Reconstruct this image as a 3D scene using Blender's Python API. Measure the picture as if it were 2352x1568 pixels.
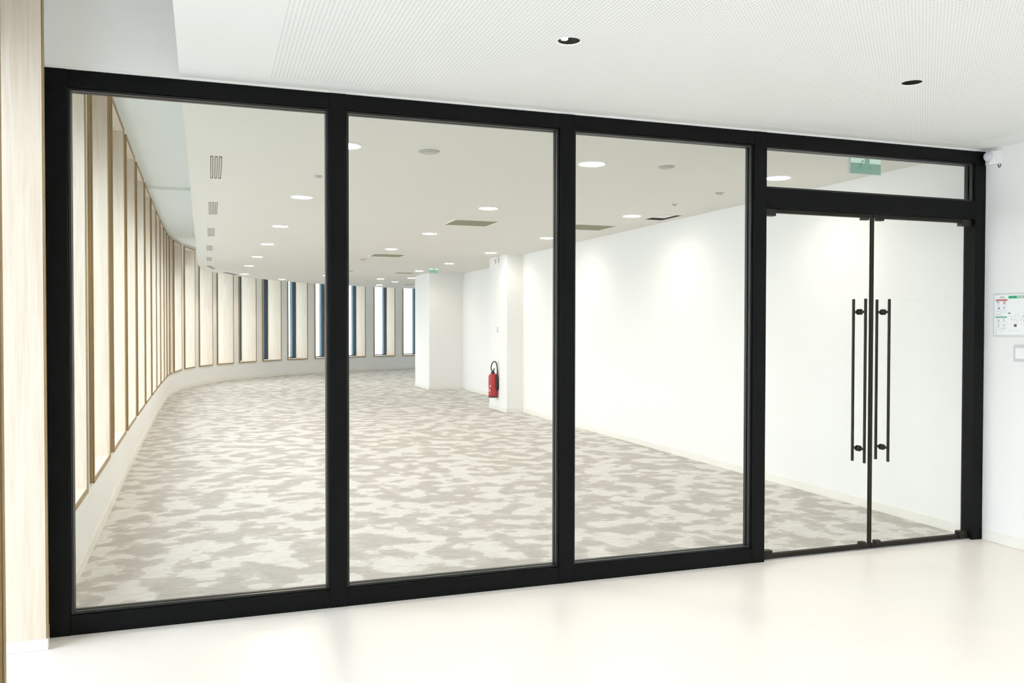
import bpy, bmesh, math, random
from mathutils import Vector, Matrix
from mathutils.geometry import delaunay_2d_cdt

SC = bpy.context.scene
COL = SC.collection
for o in list(bpy.data.objects):
    bpy.data.objects.remove(o)

# ------------------------------------------------------------------ camera
F = Vector((0.33157601, 0.94325066, -0.01831784))
R = Vector((0.94341713, -0.33160485, 0.0015283))
U = Vector((0.00463271, 0.01778811, 0.99983105))
cd = bpy.data.cameras.new('camera')
cam = bpy.data.objects.new('camera', cd)
COL.objects.link(cam)
cam.matrix_world = Matrix(((R.x, U.x, -F.x, 0.7305), (R.y, U.y, -F.y, -4.5425),
                           (R.z, U.z, -F.z, 1.4875), (0, 0, 0, 1)))
cd.sensor_width = 36.0
cd.lens = 36.0 * 1966.34 / 2352.0
cd.clip_start = 0.05
cd.clip_end = 300
SC.camera = cam

# ------------------------------------------------------------------ world, light, exposure
SKY_STRENGTH = 6.4
LAMP_W = 5.2          # one lit downlight of the carpeted room
FOYER_W = 7.2         # one recessed spot of the foyer
EXPOSURE = 0.10
world = bpy.data.worlds.new('overcast_sky')
SC.world = world
world.use_nodes = True
wn = world.node_tree
wn.nodes.clear()
wo = wn.nodes.new('ShaderNodeOutputWorld')
wb = wn.nodes.new('ShaderNodeBackground')
wb.inputs['Color'].default_value = (0.79, 0.885, 1.0, 1)
wb.inputs['Strength'].default_value = SKY_STRENGTH
wn.links.new(wb.outputs[0], wo.inputs[0])
SC.view_settings.view_transform = 'Standard'
SC.view_settings.look = 'None'
SC.view_settings.gamma = 1
SC.view_settings.use_curve_mapping = False
SC.view_settings.exposure = EXPOSURE
SC.cycles.max_bounces = 14
SC.cycles.diffuse_bounces = 8
SC.cycles.glossy_bounces = 4
SC.cycles.transparent_max_bounces = 24
SC.cycles.sample_clamp_indirect = 6
SC.cycles.use_denoising = True


# ------------------------------------------------------------------ materials
def mat(name, color, rough=0.6, spec=0.4, metal=0.0, emit=None, es=0.0):
    m = bpy.data.materials.new(name)
    m.use_nodes = True
    b = m.node_tree.nodes['Principled BSDF']
    b.inputs['Base Color'].default_value = (*color, 1)
    b.inputs['Roughness'].default_value = rough
    b.inputs['Specular IOR Level'].default_value = spec
    b.inputs['Metallic'].default_value = metal
    if emit:
        b.inputs['Emission Color'].default_value = (*emit, 1)
        b.inputs['Emission Strength'].default_value = es
    return m


def node(m, kind, **kw):
    n = m.node_tree.nodes.new(kind)
    for k, v in kw.items():
        if k in n.inputs:
            n.inputs[k].default_value = v
        else:
            setattr(n, k, v)
    return n


def link(m, a, b):
    m.node_tree.links.new(a, b)


def ramp(m, stops):
    r = m.node_tree.nodes.new('ShaderNodeValToRGB')
    e = r.color_ramp.elements
    e[0].position, e[0].color = stops[0][0], (*stops[0][1], 1)
    e[1].position, e[1].color = stops[-1][0], (*stops[-1][1], 1)
    for p, c in stops[1:-1]:
        x = e.new(p)
        x.color = (*c, 1)
    return r


def plaster(name, c, rough=0.75, bump=0.02):
    m = mat(name, c, rough, 0.25)
    tc = node(m, 'ShaderNodeTexCoord')
    n = node(m, 'ShaderNodeTexNoise', Scale=260.0, Detail=3.0)
    b = node(m, 'ShaderNodeBump', Strength=bump, Distance=0.002)
    link(m, tc.outputs['Object'], n.inputs['Vector'])
    link(m, n.outputs['Fac'], b.inputs['Height'])
    link(m, b.outputs[0], m.node_tree.nodes['Principled BSDF'].inputs['Normal'])
    return m


M_wall = plaster('white_wall_paint', (0.86, 0.86, 0.85))
M_ceil = plaster('white_ceiling_paint', (0.845, 0.86, 0.848))
M_rceil = plaster('white_ceiling_paint_dimmed', (0.735, 0.725, 0.685))  # foyer's white ceiling paint greyed, standing in for the room's dimmer light
M_recess = plaster('recess_paint', (0.83, 0.86, 0.84))
M_skirt = mat('cream_skirting_lacquer', (0.84, 0.82, 0.77), 0.45)
M_black = mat('black_powder_coat', (0.003, 0.0042, 0.0042), 0.5, 0.14)
M_bead = mat('black_glazing_bead', (0.012, 0.014, 0.015), 0.36, 0.45)
M_bronze = mat('dark_bronze_metal', (0.014, 0.011, 0.007), 0.42, 0.4, 0.2)
M_blackplastic = mat('black_rubber', (0.018, 0.017, 0.013), 0.5)
M_chrome = mat('satin_grey_plate', (0.42, 0.42, 0.43), 0.35, 0.5, 0.2)
M_white = mat('white_plastic', (0.85, 0.86, 0.86), 0.4)
M_grey = mat('pale_grey_plastic', (0.62, 0.62, 0.66), 0.45)
M_det = mat('matt_warm_grey_plastic', (0.50, 0.50, 0.46), 0.6)
M_can = mat('black_reflector', (0.006, 0.0055, 0.004), 0.6, 0.2)
M_alu = mat('dark_blue_grey_aluminium', (0.006, 0.014, 0.026), 0.6, 0.15)
M_cladding = mat('pale_blue_grey_outer_reveal', (0.12, 0.19, 0.23), 0.7)
M_outwall = mat('outer_facade_render', (0.55, 0.55, 0.53), 0.8)
M_ground = mat('pale_paving_outdoors', (0.62, 0.62, 0.60), 0.9)
M_red = mat('red_extinguisher_enamel', (0.42, 0.012, 0.018), 0.3, 0.5)
M_cyl_label = mat('white_label_print', (0.8, 0.62, 0.6), 0.4)
M_olive = mat('olive_grey_grille', (0.36, 0.36, 0.25), 0.6)
M_slot = mat('dark_slot_shadow_gap', (0.03, 0.03, 0.028), 0.8)
M_led = mat('lit_led_diffuser', (0.9, 0.9, 0.85), 0.4, emit=(1.0, 0.95, 0.86), es=30.0)
M_ledspot = mat('lit_led_chip', (0.9, 0.9, 0.85), 0.4, emit=(1.0, 0.96, 0.9), es=9.0)
M_teal = mat('green_sign_film', (0.36, 0.58, 0.50), 0.25, 0.5, emit=(.36, .60, .52), es=.15)
M_tealpale = mat('pale_green_sign_film', (0.70, 0.86, 0.80), 0.25, 0.5, emit=(.7, .9, .85), es=.35)
M_tealdark = mat('dark_green_sign_film', (0.28, 0.52, 0.43), 0.25, 0.5, emit=(.26, .5, .42), es=.15)
M_edge = mat('clear_acrylic_edge', (0.62, 0.65, 0.63), 0.2, 0.5)
M_paper = mat('white_paper', (0.86, 0.87, 0.88), 0.35, 0.5)
M_green = mat('green_print', (0.02, 0.36, 0.16), 0.5)
M_redprint = mat('red_print', (0.52, 0.10, 0.10), 0.5)
M_tealprint = mat('teal_print', (0.16, 0.38, 0.32), 0.5)
M_ink = mat('grey_ink', (0.12, 0.12, 0.13), 0.6)
M_paleink = mat('pale_grey_ink', (0.5, 0.5, 0.54), 0.6)
M_leaf = mat('green_leaves', (0.18, 0.30, 0.08), 0.8)
M_bark = mat('brown_bark', (0.15, 0.11, 0.08), 0.9)


def make_perf():
    m = plaster('perforated_plasterboard', (0.845, 0.86, 0.848), 0.75, 0.01)
    b = m.node_tree.nodes['Principled BSDF']
    tc = node(m, 'ShaderNodeTexCoord')
    sc = node(m, 'ShaderNodeVectorMath', operation='SCALE')
    sc.inputs['Scale'].default_value = 1 / 0.018
    fr = node(m, 'ShaderNodeVectorMath', operation='FRACTION')
    su = node(m, 'ShaderNodeVectorMath', operation='SUBTRACT')
    su.inputs[1].default_value = (0.5, 0.5, 0.0)
    mu = node(m, 'ShaderNodeVectorMath', operation='MULTIPLY')
    mu.inputs[1].default_value = (1, 1, 0)
    ln = node(m, 'ShaderNodeVectorMath', operation='LENGTH')
    lt = node(m, 'ShaderNodeMath', operation='LESS_THAN')
    lt.inputs[1].default_value = 0.215
    mix = node(m, 'ShaderNodeMixRGB')
    mix.inputs[1].default_value = (0.845, 0.86, 0.848, 1)
    mix.inputs[2].default_value = (0.56, 0.58, 0.565, 1)
    link(m, tc.outputs['Object'], sc.inputs[0])
    link(m, sc.outputs[0], fr.inputs[0])
    link(m, fr.outputs[0], su.inputs[0])
    link(m, su.outputs[0], mu.inputs[0])
    link(m, mu.outputs[0], ln.inputs[0])
    link(m, ln.outputs['Value'], lt.inputs[0])
    link(m, lt.outputs[0], mix.inputs[0])
    link(m, mix.outputs[0], b.inputs['Base Color'])
    return m


def make_glass(name, tint, rough=0.0, ior=1.45):
    m = bpy.data.materials.new(name)
    m.use_nodes = True
    nt = m.node_tree
    nt.nodes.clear()
    out = nt.nodes.new('ShaderNodeOutputMaterial')
    mx = nt.nodes.new('ShaderNodeMixShader')
    tr = nt.nodes.new('ShaderNodeBsdfTransparent')
    tr.inputs[0].default_value = (*tint, 1)
    gl = nt.nodes.new('ShaderNodeBsdfGlossy')
    gl.inputs['Roughness'].default_value = rough
    fr = nt.nodes.new('ShaderNodeFresnel')
    fr.inputs[0].default_value = ior
    geo = nt.nodes.new('ShaderNodeNewGeometry')     # only the outer side of each pane face reflects
    inv = nt.nodes.new('ShaderNodeMath')
    inv.operation = 'SUBTRACT'
    inv.inputs[0].default_value = 1.0
    mul = nt.nodes.new('ShaderNodeMath')
    mul.operation = 'MULTIPLY'
    nt.links.new(geo.outputs['Backfacing'], inv.inputs[1])
    nt.links.new(inv.outputs[0], mul.inputs[0])
    nt.links.new(fr.outputs[0], mul.inputs[1])
    nt.links.new(mul.outputs[0], mx.inputs[0])
    nt.links.new(tr.outputs[0], mx.inputs[1])
    nt.links.new(gl.outputs[0], mx.inputs[2])
    nt.links.new(mx.outputs[0], out.inputs[0])
    return m


def make_carpet():
    m = mat('mottled_carpet_tile', (0.6, 0.55, 0.5), 0.95, 0.1)
    b = m.node_tree.nodes['Principled BSDF']
    tc = node(m, 'ShaderNodeTexCoord')
    # blotches, a little longer across the room than along it
    mp = node(m, 'ShaderNodeMapping')
    mp.inputs['Scale'].default_value = (3.4, 3.5, 1.0)
    wn_ = node(m, 'ShaderNodeTexNoise', Scale=5.0, Detail=4.0)
    ad = node(m, 'ShaderNodeMixRGB', blend_type='ADD')
    ad.inputs[0].default_value = 0.22
    wn2 = node(m, 'ShaderNodeTexNoise', Scale=38.0, Detail=3.0)
    ad2 = node(m, 'ShaderNodeMixRGB', blend_type='ADD')
    ad2.inputs[0].default_value = 0.13
    n1 = node(m, 'ShaderNodeTexNoise', Scale=1.35, Detail=2.6, Roughness=0.5)
    r1 = ramp(m, [(0.0, (0.515, 0.49, 0.46)), (0.44, (0.515, 0.49, 0.46)), (0.46, (0.565, 0.54, 0.51)),
                  (0.505, (0.58, 0.555, 0.525)), (0.53, (0.715, 0.70, 0.675)), (1.0, (0.74, 0.725, 0.70))])
    # fine ragged streaks inside the light and dark fields
    mp2 = node(m, 'ShaderNodeMapping')
    mp2.inputs['Scale'].default_value = (5.0, 14.0, 1.0)
    n2 = node(m, 'ShaderNodeTexNoise', Scale=1.6, Detail=5.0, Roughness=0.7)
    r2 = ramp(m, [(0.0, (0.88, 0.88, 0.88)), (0.46, (0.92, 0.92, 0.92)), (0.50, (1, 1, 1)), (0.62, (1, 1, 1)), (0.66, (1.06, 1.06, 1.06)), (1.0, (1.08, 1.08, 1.08))])
    n4 = node(m, 'ShaderNodeTexNoise', Scale=180.0, Detail=2.0)
    r4 = ramp(m, [(0.3, (0.92, 0.92, 0.92)), (0.7, (1.05, 1.05, 1.05))])
    mm = node(m, 'ShaderNodeMixRGB', blend_type='MULTIPLY')
    mm.inputs[0].default_value = 1
    m4 = node(m, 'ShaderNodeMixRGB', blend_type='MULTIPLY')
    m4.inputs[0].default_value = 1
    L = lambda a, c: link(m, a, c)
    L(tc.outputs['Object'], mp.inputs['Vector'])
    L(tc.outputs['Object'], wn_.inputs['Vector'])
    L(mp.outputs[0], ad.inputs[1])
    L(wn_.outputs['Color'], ad.inputs[2])
    L(tc.outputs['Object'], wn2.inputs['Vector'])
    L(ad.outputs[0], ad2.inputs[1])
    L(wn2.outputs['Color'], ad2.inputs[2])
    L(ad2.outputs[0], n1.inputs['Vector'])
    L(n1.outputs['Fac'], r1.inputs[0])
    L(tc.outputs['Object'], mp2.inputs['Vector'])
    L(mp2.outputs[0], n2.inputs['Vector'])
    L(n2.outputs['Fac'], r2.inputs[0])
    L(tc.outputs['Object'], n4.inputs['Vector'])
    L(n4.outputs['Fac'], r4.inputs[0])
    L(r1.outputs[0], mm.inputs[1])
    L(r2.outputs[0], mm.inputs[2])
    L(mm.outputs[0], m4.inputs[1])
    L(r4.outputs[0], m4.inputs[2])
    L(m4.outputs[0], b.inputs['Base Color'])
    bp = node(m, 'ShaderNodeBump', Strength=0.25, Distance=0.003)
    L(n4.outputs['Fac'], bp.inputs['Height'])
    L(bp.outputs[0], b.inputs['Normal'])
    return m


def make_resin():
    m = mat('cream_resin_floor', (0.88, 0.83, 0.77), 0.32, 0.4)
    b = m.node_tree.nodes['Principled BSDF']
    tc = node(m, 'ShaderNodeTexCoord')
    n = node(m, 'ShaderNodeTexNoise', Scale=2.5, Detail=4.0)
    r = ramp(m, [(0.3, (0.865, 0.82, 0.765)), (0.7, (0.875, 0.83, 0.78))])
    rr = ramp(m, [(0.3, (0.30, 0.30, 0.30)), (0.7, (0.34, 0.34, 0.34))])
    link(m, tc.outputs['Object'], n.inputs['Vector'])
    link(m, n.outputs['Fac'], r.inputs[0])
    link(m, n.outputs['Fac'], rr.inputs[0])
    link(m, r.outputs[0], b.inputs['Base Color'])
    link(m, rr.outputs[0], b.inputs['Roughness'])
    return m


def make_wood(name, c0, c1, c2):
    m = mat(name, c1, 0.5, 0.3)
    b = m.node_tree.nodes['Principled BSDF']
    tc = node(m, 'ShaderNodeTexCoord')
    mp = node(m, 'ShaderNodeMapping')
    mp.inputs['Scale'].default_value = (14.0, 14.0, 0.9)
    n = node(m, 'ShaderNodeTexNoise', Scale=1.6, Detail=6.0, Roughness=0.6, Distortion=0.6)
    r = ramp(m, [(0.25, c0), (0.5, c1), (0.75, c2)])
    mp2 = node(m, 'ShaderNodeMapping')
    mp2.inputs['Scale'].default_value = (60.0, 60.0, 2.2)
    n2 = node(m, 'ShaderNodeTexNoise', Scale=2.0, Detail=3.0)
    r2 = ramp(m, [(0.3, (0.93, 0.92, 0.90)), (0.6, (1, 1, 1))])
    mm = node(m, 'ShaderNodeMixRGB', blend_type='MULTIPLY')
    mm.inputs[0].default_value = 1
    link(m, tc.outputs['Object'], mp.inputs['Vector'])
    link(m, tc.outputs['Object'], mp2.inputs['Vector'])
    link(m, mp.outputs[0], n.inputs['Vector'])
    link(m, mp2.outputs[0], n2.inputs['Vector'])
    link(m, n.outputs['Fac'], r.inputs[0])
    link(m, n2.outputs['Fac'], r2.inputs[0])
    link(m, r.outputs[0], mm.inputs[1])
    link(m, r2.outputs[0], mm.inputs[2])
    link(m, mm.outputs[0], b.inputs['Base Color'])
    return m


M_perf = make_perf()
M_glass = make_glass('clear_partition_glass', (0.972, 0.982, 0.968))
M_winglass = make_glass('clear_window_glass', (0.97, 0.98, 0.98))
M_carpet = make_carpet()
M_resin = make_resin()
M_birch = make_wood('pale_birch_veneer', (0.70, 0.60, 0.485), (0.775, 0.68, 0.57), (0.82, 0.74, 0.64))
M_birchedge = make_wood('golden_brown_wood_edge', (0.33, 0.22, 0.10), (0.38, 0.26, 0.13), (0.44, 0.31, 0.16))


# ------------------------------------------------------------------ mesh helpers
class MB:
    def __init__(self):
        self.v, self.f, self.m, self.sm = [], [], [], []

    def add(self, vs, fs, mi=0, smooth=False):
        o = len(self.v)
        self.v += [tuple(x) for x in vs]
        for f in fs:
            self.f.append([o + i for i in f])
            self.m.append(mi)
            self.sm.append(smooth)

    def box(self, a, b, mi=0, M=None):
        x0, y0, z0 = a
        x1, y1, z1 = b
        vs = [Vector(q) for q in ((x0, y0, z0), (x1, y0, z0), (x1, y1, z0), (x0, y1, z0),
                                  (x0, y0, z1), (x1, y0, z1), (x1, y1, z1), (x0, y1, z1))]
        if M:
            vs = [M @ q for q in vs]
        self.add(vs, [(0, 3, 2, 1), (4, 5, 6, 7), (0, 1, 5, 4), (1, 2, 6, 5), (2, 3, 7, 6), (3, 0, 4, 7)], mi)

    def prism(self, poly, z0, z1, mi=0):
        n = len(poly)
        vs = [(x, y, z0) for x, y in poly] + [(x, y, z1) for x, y in poly]
        fs = [tuple(range(n - 1, -1, -1)), tuple(range(n, 2 * n))]
        fs += [(i, (i + 1) % n, n + (i + 1) % n, n + i) for i in range(n)]
        self.add(vs, fs, mi)

    def lathe(self, prof, M=None, seg=32, mi=0, smooth=True, close=True):
        """prof: list of (r, z); revolve about z."""
        vs, fs = [], []
        for r, z in prof:
            for k in range(seg):
                a = 2 * math.pi * k / seg
                q = Vector((r * math.cos(a), r * math.sin(a), z))
                vs.append(M @ q if M else q)
        for i in range(len(prof) - 1):
            for k in range(seg):
                k2 = (k + 1) % seg
                fs.append((i * seg + k, i * seg + k2, (i + 1) * seg + k2, (i + 1) * seg + k))
        if close:
            fs.append(tuple(range(seg - 1, -1, -1)))
            o = (len(prof) - 1) * seg
            fs.append(tuple(o + k for k in range(seg)))
        self.add(vs, fs, mi, smooth)

    def tube(self, path, r, seg=10, mi=0):
        path = [Vector(q) for q in path]
        vs, fs = [], []
        n = len(path)
        up = None
        for i, q in enumerate(path):
            t = (path[min(i + 1, n - 1)] - path[max(i - 1, 0)]).normalized()
            if up is None:
                up = t.orthogonal().normalized()
            up = (up - t * up.dot(t)).normalized()
            s = t.cross(up)
            for k in range(seg):
                a = 2 * math.pi * k / seg
                vs.append(q + up * (r * math.cos(a)) + s * (r * math.sin(a)))
        for i in range(n - 1):
            for k in range(seg):
                k2 = (k + 1) % seg
                fs.append((i * seg + k, i * seg + k2, (i + 1) * seg + k2, (i + 1) * seg + k))
        fs.append(tuple(range(seg - 1, -1, -1)))
        fs.append(tuple((n - 1) * seg + k for k in range(seg)))
        self.add(vs, fs, mi, True)

    def build(self, name, mats, parent=None, bevel=0.0, origin=None):
        if not isinstance(mats, (list, tuple)):
            mats = [mats]
        me = bpy.data.meshes.new(name)
        off = Vector(origin) if origin else Vector((0, 0, 0))
        me.from_pydata([tuple(Vector(q) - off) for q in self.v], [], self.f)
        for m in mats:
            me.materials.append(m)
        for p, mi, s in zip(me.polygons, self.m, self.sm):
            p.material_index = mi
            p.use_smooth = s
        bm = bmesh.new()
        bm.from_mesh(me)
        bmesh.ops.recalc_face_normals(bm, faces=bm.faces)
        bm.to_mesh(me)
        bm.free()
        if any(self.sm):
            try:
                me.set_sharp_from_angle(angle=math.radians(40))
            except Exception:
                pass
        o = bpy.data.objects.new(name, me)
        o.location = off
        COL.objects.link(o)
        if parent:
            o.parent = parent
            o.location = off
        if bevel:
            b = o.modifiers.new('bevel', 'BEVEL')
            b.width = bevel
            b.segments = 2
            b.limit_method = 'ANGLE'
        return o


def empty(name, loc=(0, 0, 0), rot=(0, 0, 0)):
    o = bpy.data.objects.new(name, None)
    o.empty_display_size = 0.1
    COL.objects.link(o)
    o.location = loc
    o.rotation_euler = rot
    return o


def tag(o, label, cat=None, group=None, kind=None):
    if label:
        o['label'] = label
    if cat:
        o['category'] = cat
    if group:
        o['group'] = group
    if kind:
        o['kind'] = kind
    return o


def structure(o, label, cat):
    return tag(o, label, cat, kind='structure')


def copy_tree(o, parent=None):
    c = o.copy()
    COL.objects.link(c)
    if parent:
        c.parent = parent
    for ch in [x for x in bpy.data.objects if x.parent == o]:
        copy_tree(ch, c)
    return c


def text_mesh(name, s, size, M, m, parent=None, align='LEFT', bold=0.0):
    cu = bpy.data.curves.new(name, 'FONT')
    cu.body = s
    cu.size = size
    cu.extrude = 0.0002
    cu.offset = bold
    cu.align_x = align
    tmp = bpy.data.objects.new(name, cu)
    COL.objects.link(tmp)
    dg = bpy.context.evaluated_depsgraph_get()
    dg.update()
    me = bpy.data.meshes.new_from_object(tmp.evaluated_get(dg))
    bpy.data.objects.remove(tmp)
    me.materials.clear()
    me.materials.append(m)
    me.transform(M)
    o = bpy.data.objects.new(name, me)
    COL.objects.link(o)
    o.parent = parent
    return o


# ------------------------------------------------------------------ facade curve
KN = [(-.012, -14), (-.012, -12), (-.012, -6), (-.012, -1), (-.012, .7), (-.029, 2), (-.049, 3.3), (-.078, 5.3),
      (-.108, 8.5), (-.128, 12.2), (-.09, 15), (.102, 16.85), (.44, 18.2), (.888, 19.25), (1.583, 20.35),
      (2.341, 21.35), (3.452, 22.4), (4.914, 23.4), (6.191, 24.05), (7.257, 24.48), (9, 25.0), (11, 25.4), (13, 25.7)]
KN = [Vector(k) for k in KN]
DP = []
for i in range(1, len(KN) - 2):
    a, b, c, d = KN[i - 1], KN[i], KN[i + 1], KN[i + 2]
    L, l0, l1 = (c - b).length, (b - a).length, (d - c).length
    m0 = ((b - a) / l0 * L + (c - b) / L * l0) / (l0 + L) * L
    m1 = ((c - b) / L * l1 + (d - c) / l1 * L) / (l1 + L) * L
    for j in range(24):
        t = j / 24
        DP.append((2 * t**3 - 3 * t * t + 1) * b + (t**3 - 2 * t * t + t) * m0
                  + (-2 * t**3 + 3 * t * t) * c + (t**3 - t * t) * m1)
SS = [0.0]
for i in range(1, len(DP)):
    SS.append(SS[-1] + (DP[i] - DP[i - 1]).length)
i0 = min(range(len(DP)), key=lambda i: abs(DP[i].y))
s00 = SS[i0] + (0 - DP[i0].y)
SS = [s - s00 for s in SS]
S_MAX = SS[-1]


def wp(s):
    import bisect
    i = max(1, min(len(SS) - 1, bisect.bisect(SS, s)))
    t = (s - SS[i - 1]) / (SS[i] - SS[i - 1])
    return DP[i - 1].lerp(DP[i], t)


def wt(s):
    return (wp(s + .05) - wp(s - .05)).normalized()


def wn_out(s):           # outward (away from the room)
    t = wt(s)
    return Vector((-t.y, t.x))


ROOM_W = [(.12, 1.32), (1.65, 2.78), (3.11, 4.36), (4.62, 5.82), (6.11, 7.36), (7.62, 8.78), (9.07, 10.28),
          (10.48, 11.55), (11.75, 12.74), (12.96, 13.78), (13.98, 14.56), (14.76, 15.28), (15.58, 16.68), (17.0, 17.93),
          (18.25, 19.09), (19.36, 20.18), (20.46, 21.29), (21.61, 22.45), (22.74, 23.58), (23.89, 24.72),
          (25.11, 25.96), (26.31, 27.16), (27.48, 28.33), (28.7, 29.55), (29.9, 30.7)]
FOYER_WIN = [(-8.60, -7.30), (-6.98, -5.68), (-5.36, -4.06), (-3.74, -2.44), (-2.16, -1.30), (-1.015, -.135)]  # the unseen niches further back are widened for more foyer daylight
SILL, HEAD = 0.455, 3.345
FSILL = 0.0
WALL_TOP = 3.47
WALL_T = 0.56
Y_BACK = -9.0
CEIL = 2.712
REC = 3.43
XR_ROOM, XR_FOY = 5.797, 5.822


def wall_run(mb, s0, s1, z0, z1, step=0.35, t=WALL_T):
    n = max(1, int(math.ceil((s1 - s0) / step)))
    pin, pout = [], []
    for i in range(n + 1):
        s = s0 + (s1 - s0) * i / n
        q = wp(s)
        pin.append(q)
        pout.append(q + wn_out(s) * t)
    for i in range(n):
        mb.prism([pin[i], pin[i + 1], pout[i + 1], pout[i]], z0, z1)


def facade(name, wins, sill, s_from, s_to, label):
    mb = MB()
    wall_run(mb, s_from, s_to, -0.15, sill if sill > 0.1 else -.001)
    wall_run(mb, s_from, s_to, HEAD, WALL_TOP + 0.2)
    edges = [s_from] + [e for w in wins for e in w] + [s_to]
    for i in range(0, len(edges), 2):
        wall_run(mb, edges[i], edges[i + 1], sill, HEAD)
    o = mb.build(name, M_wall)
    return structure(o, label, 'wall')


facade('wall_left', ROOM_W, SILL, 0.0, S_MAX - .6,
       'curving white wall with tall wood-lined window niches beyond the glass partition')
facade('wall_left', FOYER_WIN, FSILL, Y_BACK, 0.0,
       'white foyer wall at the left picture edge, in front of the partition')


def window_niche(n, s0, s1, z0, z1, label):
    """timber box liner standing 25 mm proud of the wall, glazing at 0.45 m depth."""
    a, b = wp(s0), wp(s1)
    t = (b - a).normalized()
    nn = Vector((-t.y, t.x))
    M = Matrix(((t.x, nn.x, 0, a.x), (t.y, nn.y, 0, a.y), (0, 0, 1, 0), (0, 0, 0, 1)))
    w = (b - a).length
    root = empty('window_%d' % n, (a.x, a.y, z0))
    root.rotation_euler = (0, 0, math.atan2(t.y, t.x))
    structure(root, label, 'window')
    T, P, D = 0.026, 0.026, 0.45
    SHADE_Z = 2.74 if (n < 14 or z0 < .1) else 2.98
    Z = z0

    def local(mb):
        return mb
    # local frame: x along the wall, y outward, z up from the sill
    H = z1 - z0
    lin = MB()
    zb = 0.0 if z0 > .1 else .052
    lin.box((0, -P + .001, zb), (T, D, H))
    lin.box((w - T, -P + .001, zb), (w, D, H))
    if z0 > .1:
        lin.box((T, -P + .001, 0), (w - T, D, T))
    lin.box((T, -P + .001, H - T), (w - T, D, H))
    lin.build('niche_lining', M_birch, root)
    tr = MB()                                   # brown edge of the lining
    e = 0.004
    zt = -e if z0 > .1 else zb
    tr.box((-e, -P - .003, zt), (T, -P + .004, H + e))
    tr.box((w - T, -P - .003, zt), (w + e, -P + .004, H + e))
    if z0 > .1:
        tr.box((T, -P - .003, -e), (w - T, -P + .004, T))
        tr.box((0, -P, -e), (w, -.0005, 0))
    tr.box((T, -P - .003, H - T), (w - T, -P + .004, H + e))
    # outer flanks that stand proud of the wall
    tr.box((-e, -P, zt), (0, -.0005, H + e))
    tr.box((w, -P, zt), (w + e, -.0005, H + e))
    tr.build('edge_trim', M_birchedge, root)
    if z0 < .1:
        pl = MB()
        pl.box((0, -P - .004, .001), (T + .004, D, zb))
        pl.box((w - T - .004, -P - .004, .001), (w, D, zb))
        pl.build('plinth', M_skirt, root)
    hp = MB()                                   # added opaque panel, blocks daylight to darken the niche top
    hp.box((T, D - .012, SHADE_Z - z0), (w - T, D - .0005, H - T))
    hp.build('added_shade_panel', M_alu, root)
    fr = MB()
    fw, d0, d1 = 0.05, D, D + 0.12
    fr.box((0, d0, 0), (fw, d1, H))
    fr.box((w - fw, d0, 0), (w, d1, H))
    fr.box((fw, d0, 0), (w - fw, d1, fw))
    fr.box((fw, d0, H - fw), (w - fw, d1, H))
    fr.build('window_frame', M_alu, root)
    if (n - 1) % 1 == 0:
        g = MB()
        g.box((fw, D + .095, fw), (w - fw, D + .105, H - fw))
        g.build('pane', M_winglass, root)
    cl = MB()
    cl.box((0, d1, -.02), (fw, d1 + .10, H))
    cl.box((w - fw, d1, -.02), (w, d1 + .10, H))
    cl.box((fw, d1, -.02), (w - fw, d1 + .10, .02))
    cl.build('outer_reveal', M_cladding, root)
    return root


ORD = ['first', 'second', 'third', 'fourth', 'fifth', 'sixth', 'seventh', 'eighth', 'ninth', 'tenth', 'eleventh',
       'twelfth', 'thirteenth', 'fourteenth', 'fifteenth', 'sixteenth', 'seventeenth', 'eighteenth', 'nineteenth',
       'twentieth', 'twenty-first', 'twenty-second', 'twenty-third', 'twenty-fourth', 'twenty-fifth']
for i, (s0, s1) in enumerate(ROOM_W):
    window_niche(i + 1, s0, s1, SILL, HEAD,
                 'tall wood-lined window niche, %s behind the partition along the curved wall' % ORD[i])
for i, (s0, s1) in enumerate(FOYER_WIN):
    k = len(FOYER_WIN) - i
    window_niche(len(ROOM_W) + k, s0, s1, FSILL, HEAD,
                 'floor-height wood-lined niche in the foyer wall, %s in front of the partition' % ORD[k - 1])

# ------------------------------------------------------------------ floors
mb = MB()
poly = [(-.3, 0.02), (XR_ROOM + .1, 0.02), (XR_ROOM + .1, 10.3), (6.6, 10.3), (6.6, 14.9), (5.8, 14.9), (5.8, 16.3),
        (12.4, 16.3)]
pts = [wp(s) + wn_out(s) * .15 for s in [S_MAX - .7 - k * (S_MAX - .7) / 60 for k in range(61)]]
poly += [(q.x, q.y) for q in pts if q.y > .1]
cv, ce, cf, *_ = delaunay_2d_cdt([Vector(q) for q in poly], [], [list(range(len(poly)))], 1, 1e-5)
mb.add([(v.x, v.y, 0.0) for v in cv], [tuple(f) for f in cf])
mb.add([(v.x, v.y, -0.12) for v in cv], [tuple(f) for f in cf])
structure(mb.build('floor', M_carpet), 'mottled grey-beige carpet of the room behind the glass partition', 'floor')
mb = MB()
mb.box((-.58, Y_BACK - .2, -.15), (XR_FOY + .2, 0.02, 0.0))
structure(mb.build('floor', M_resin), 'smooth glossy cream floor of the foyer in front of the partition', 'floor')

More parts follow.
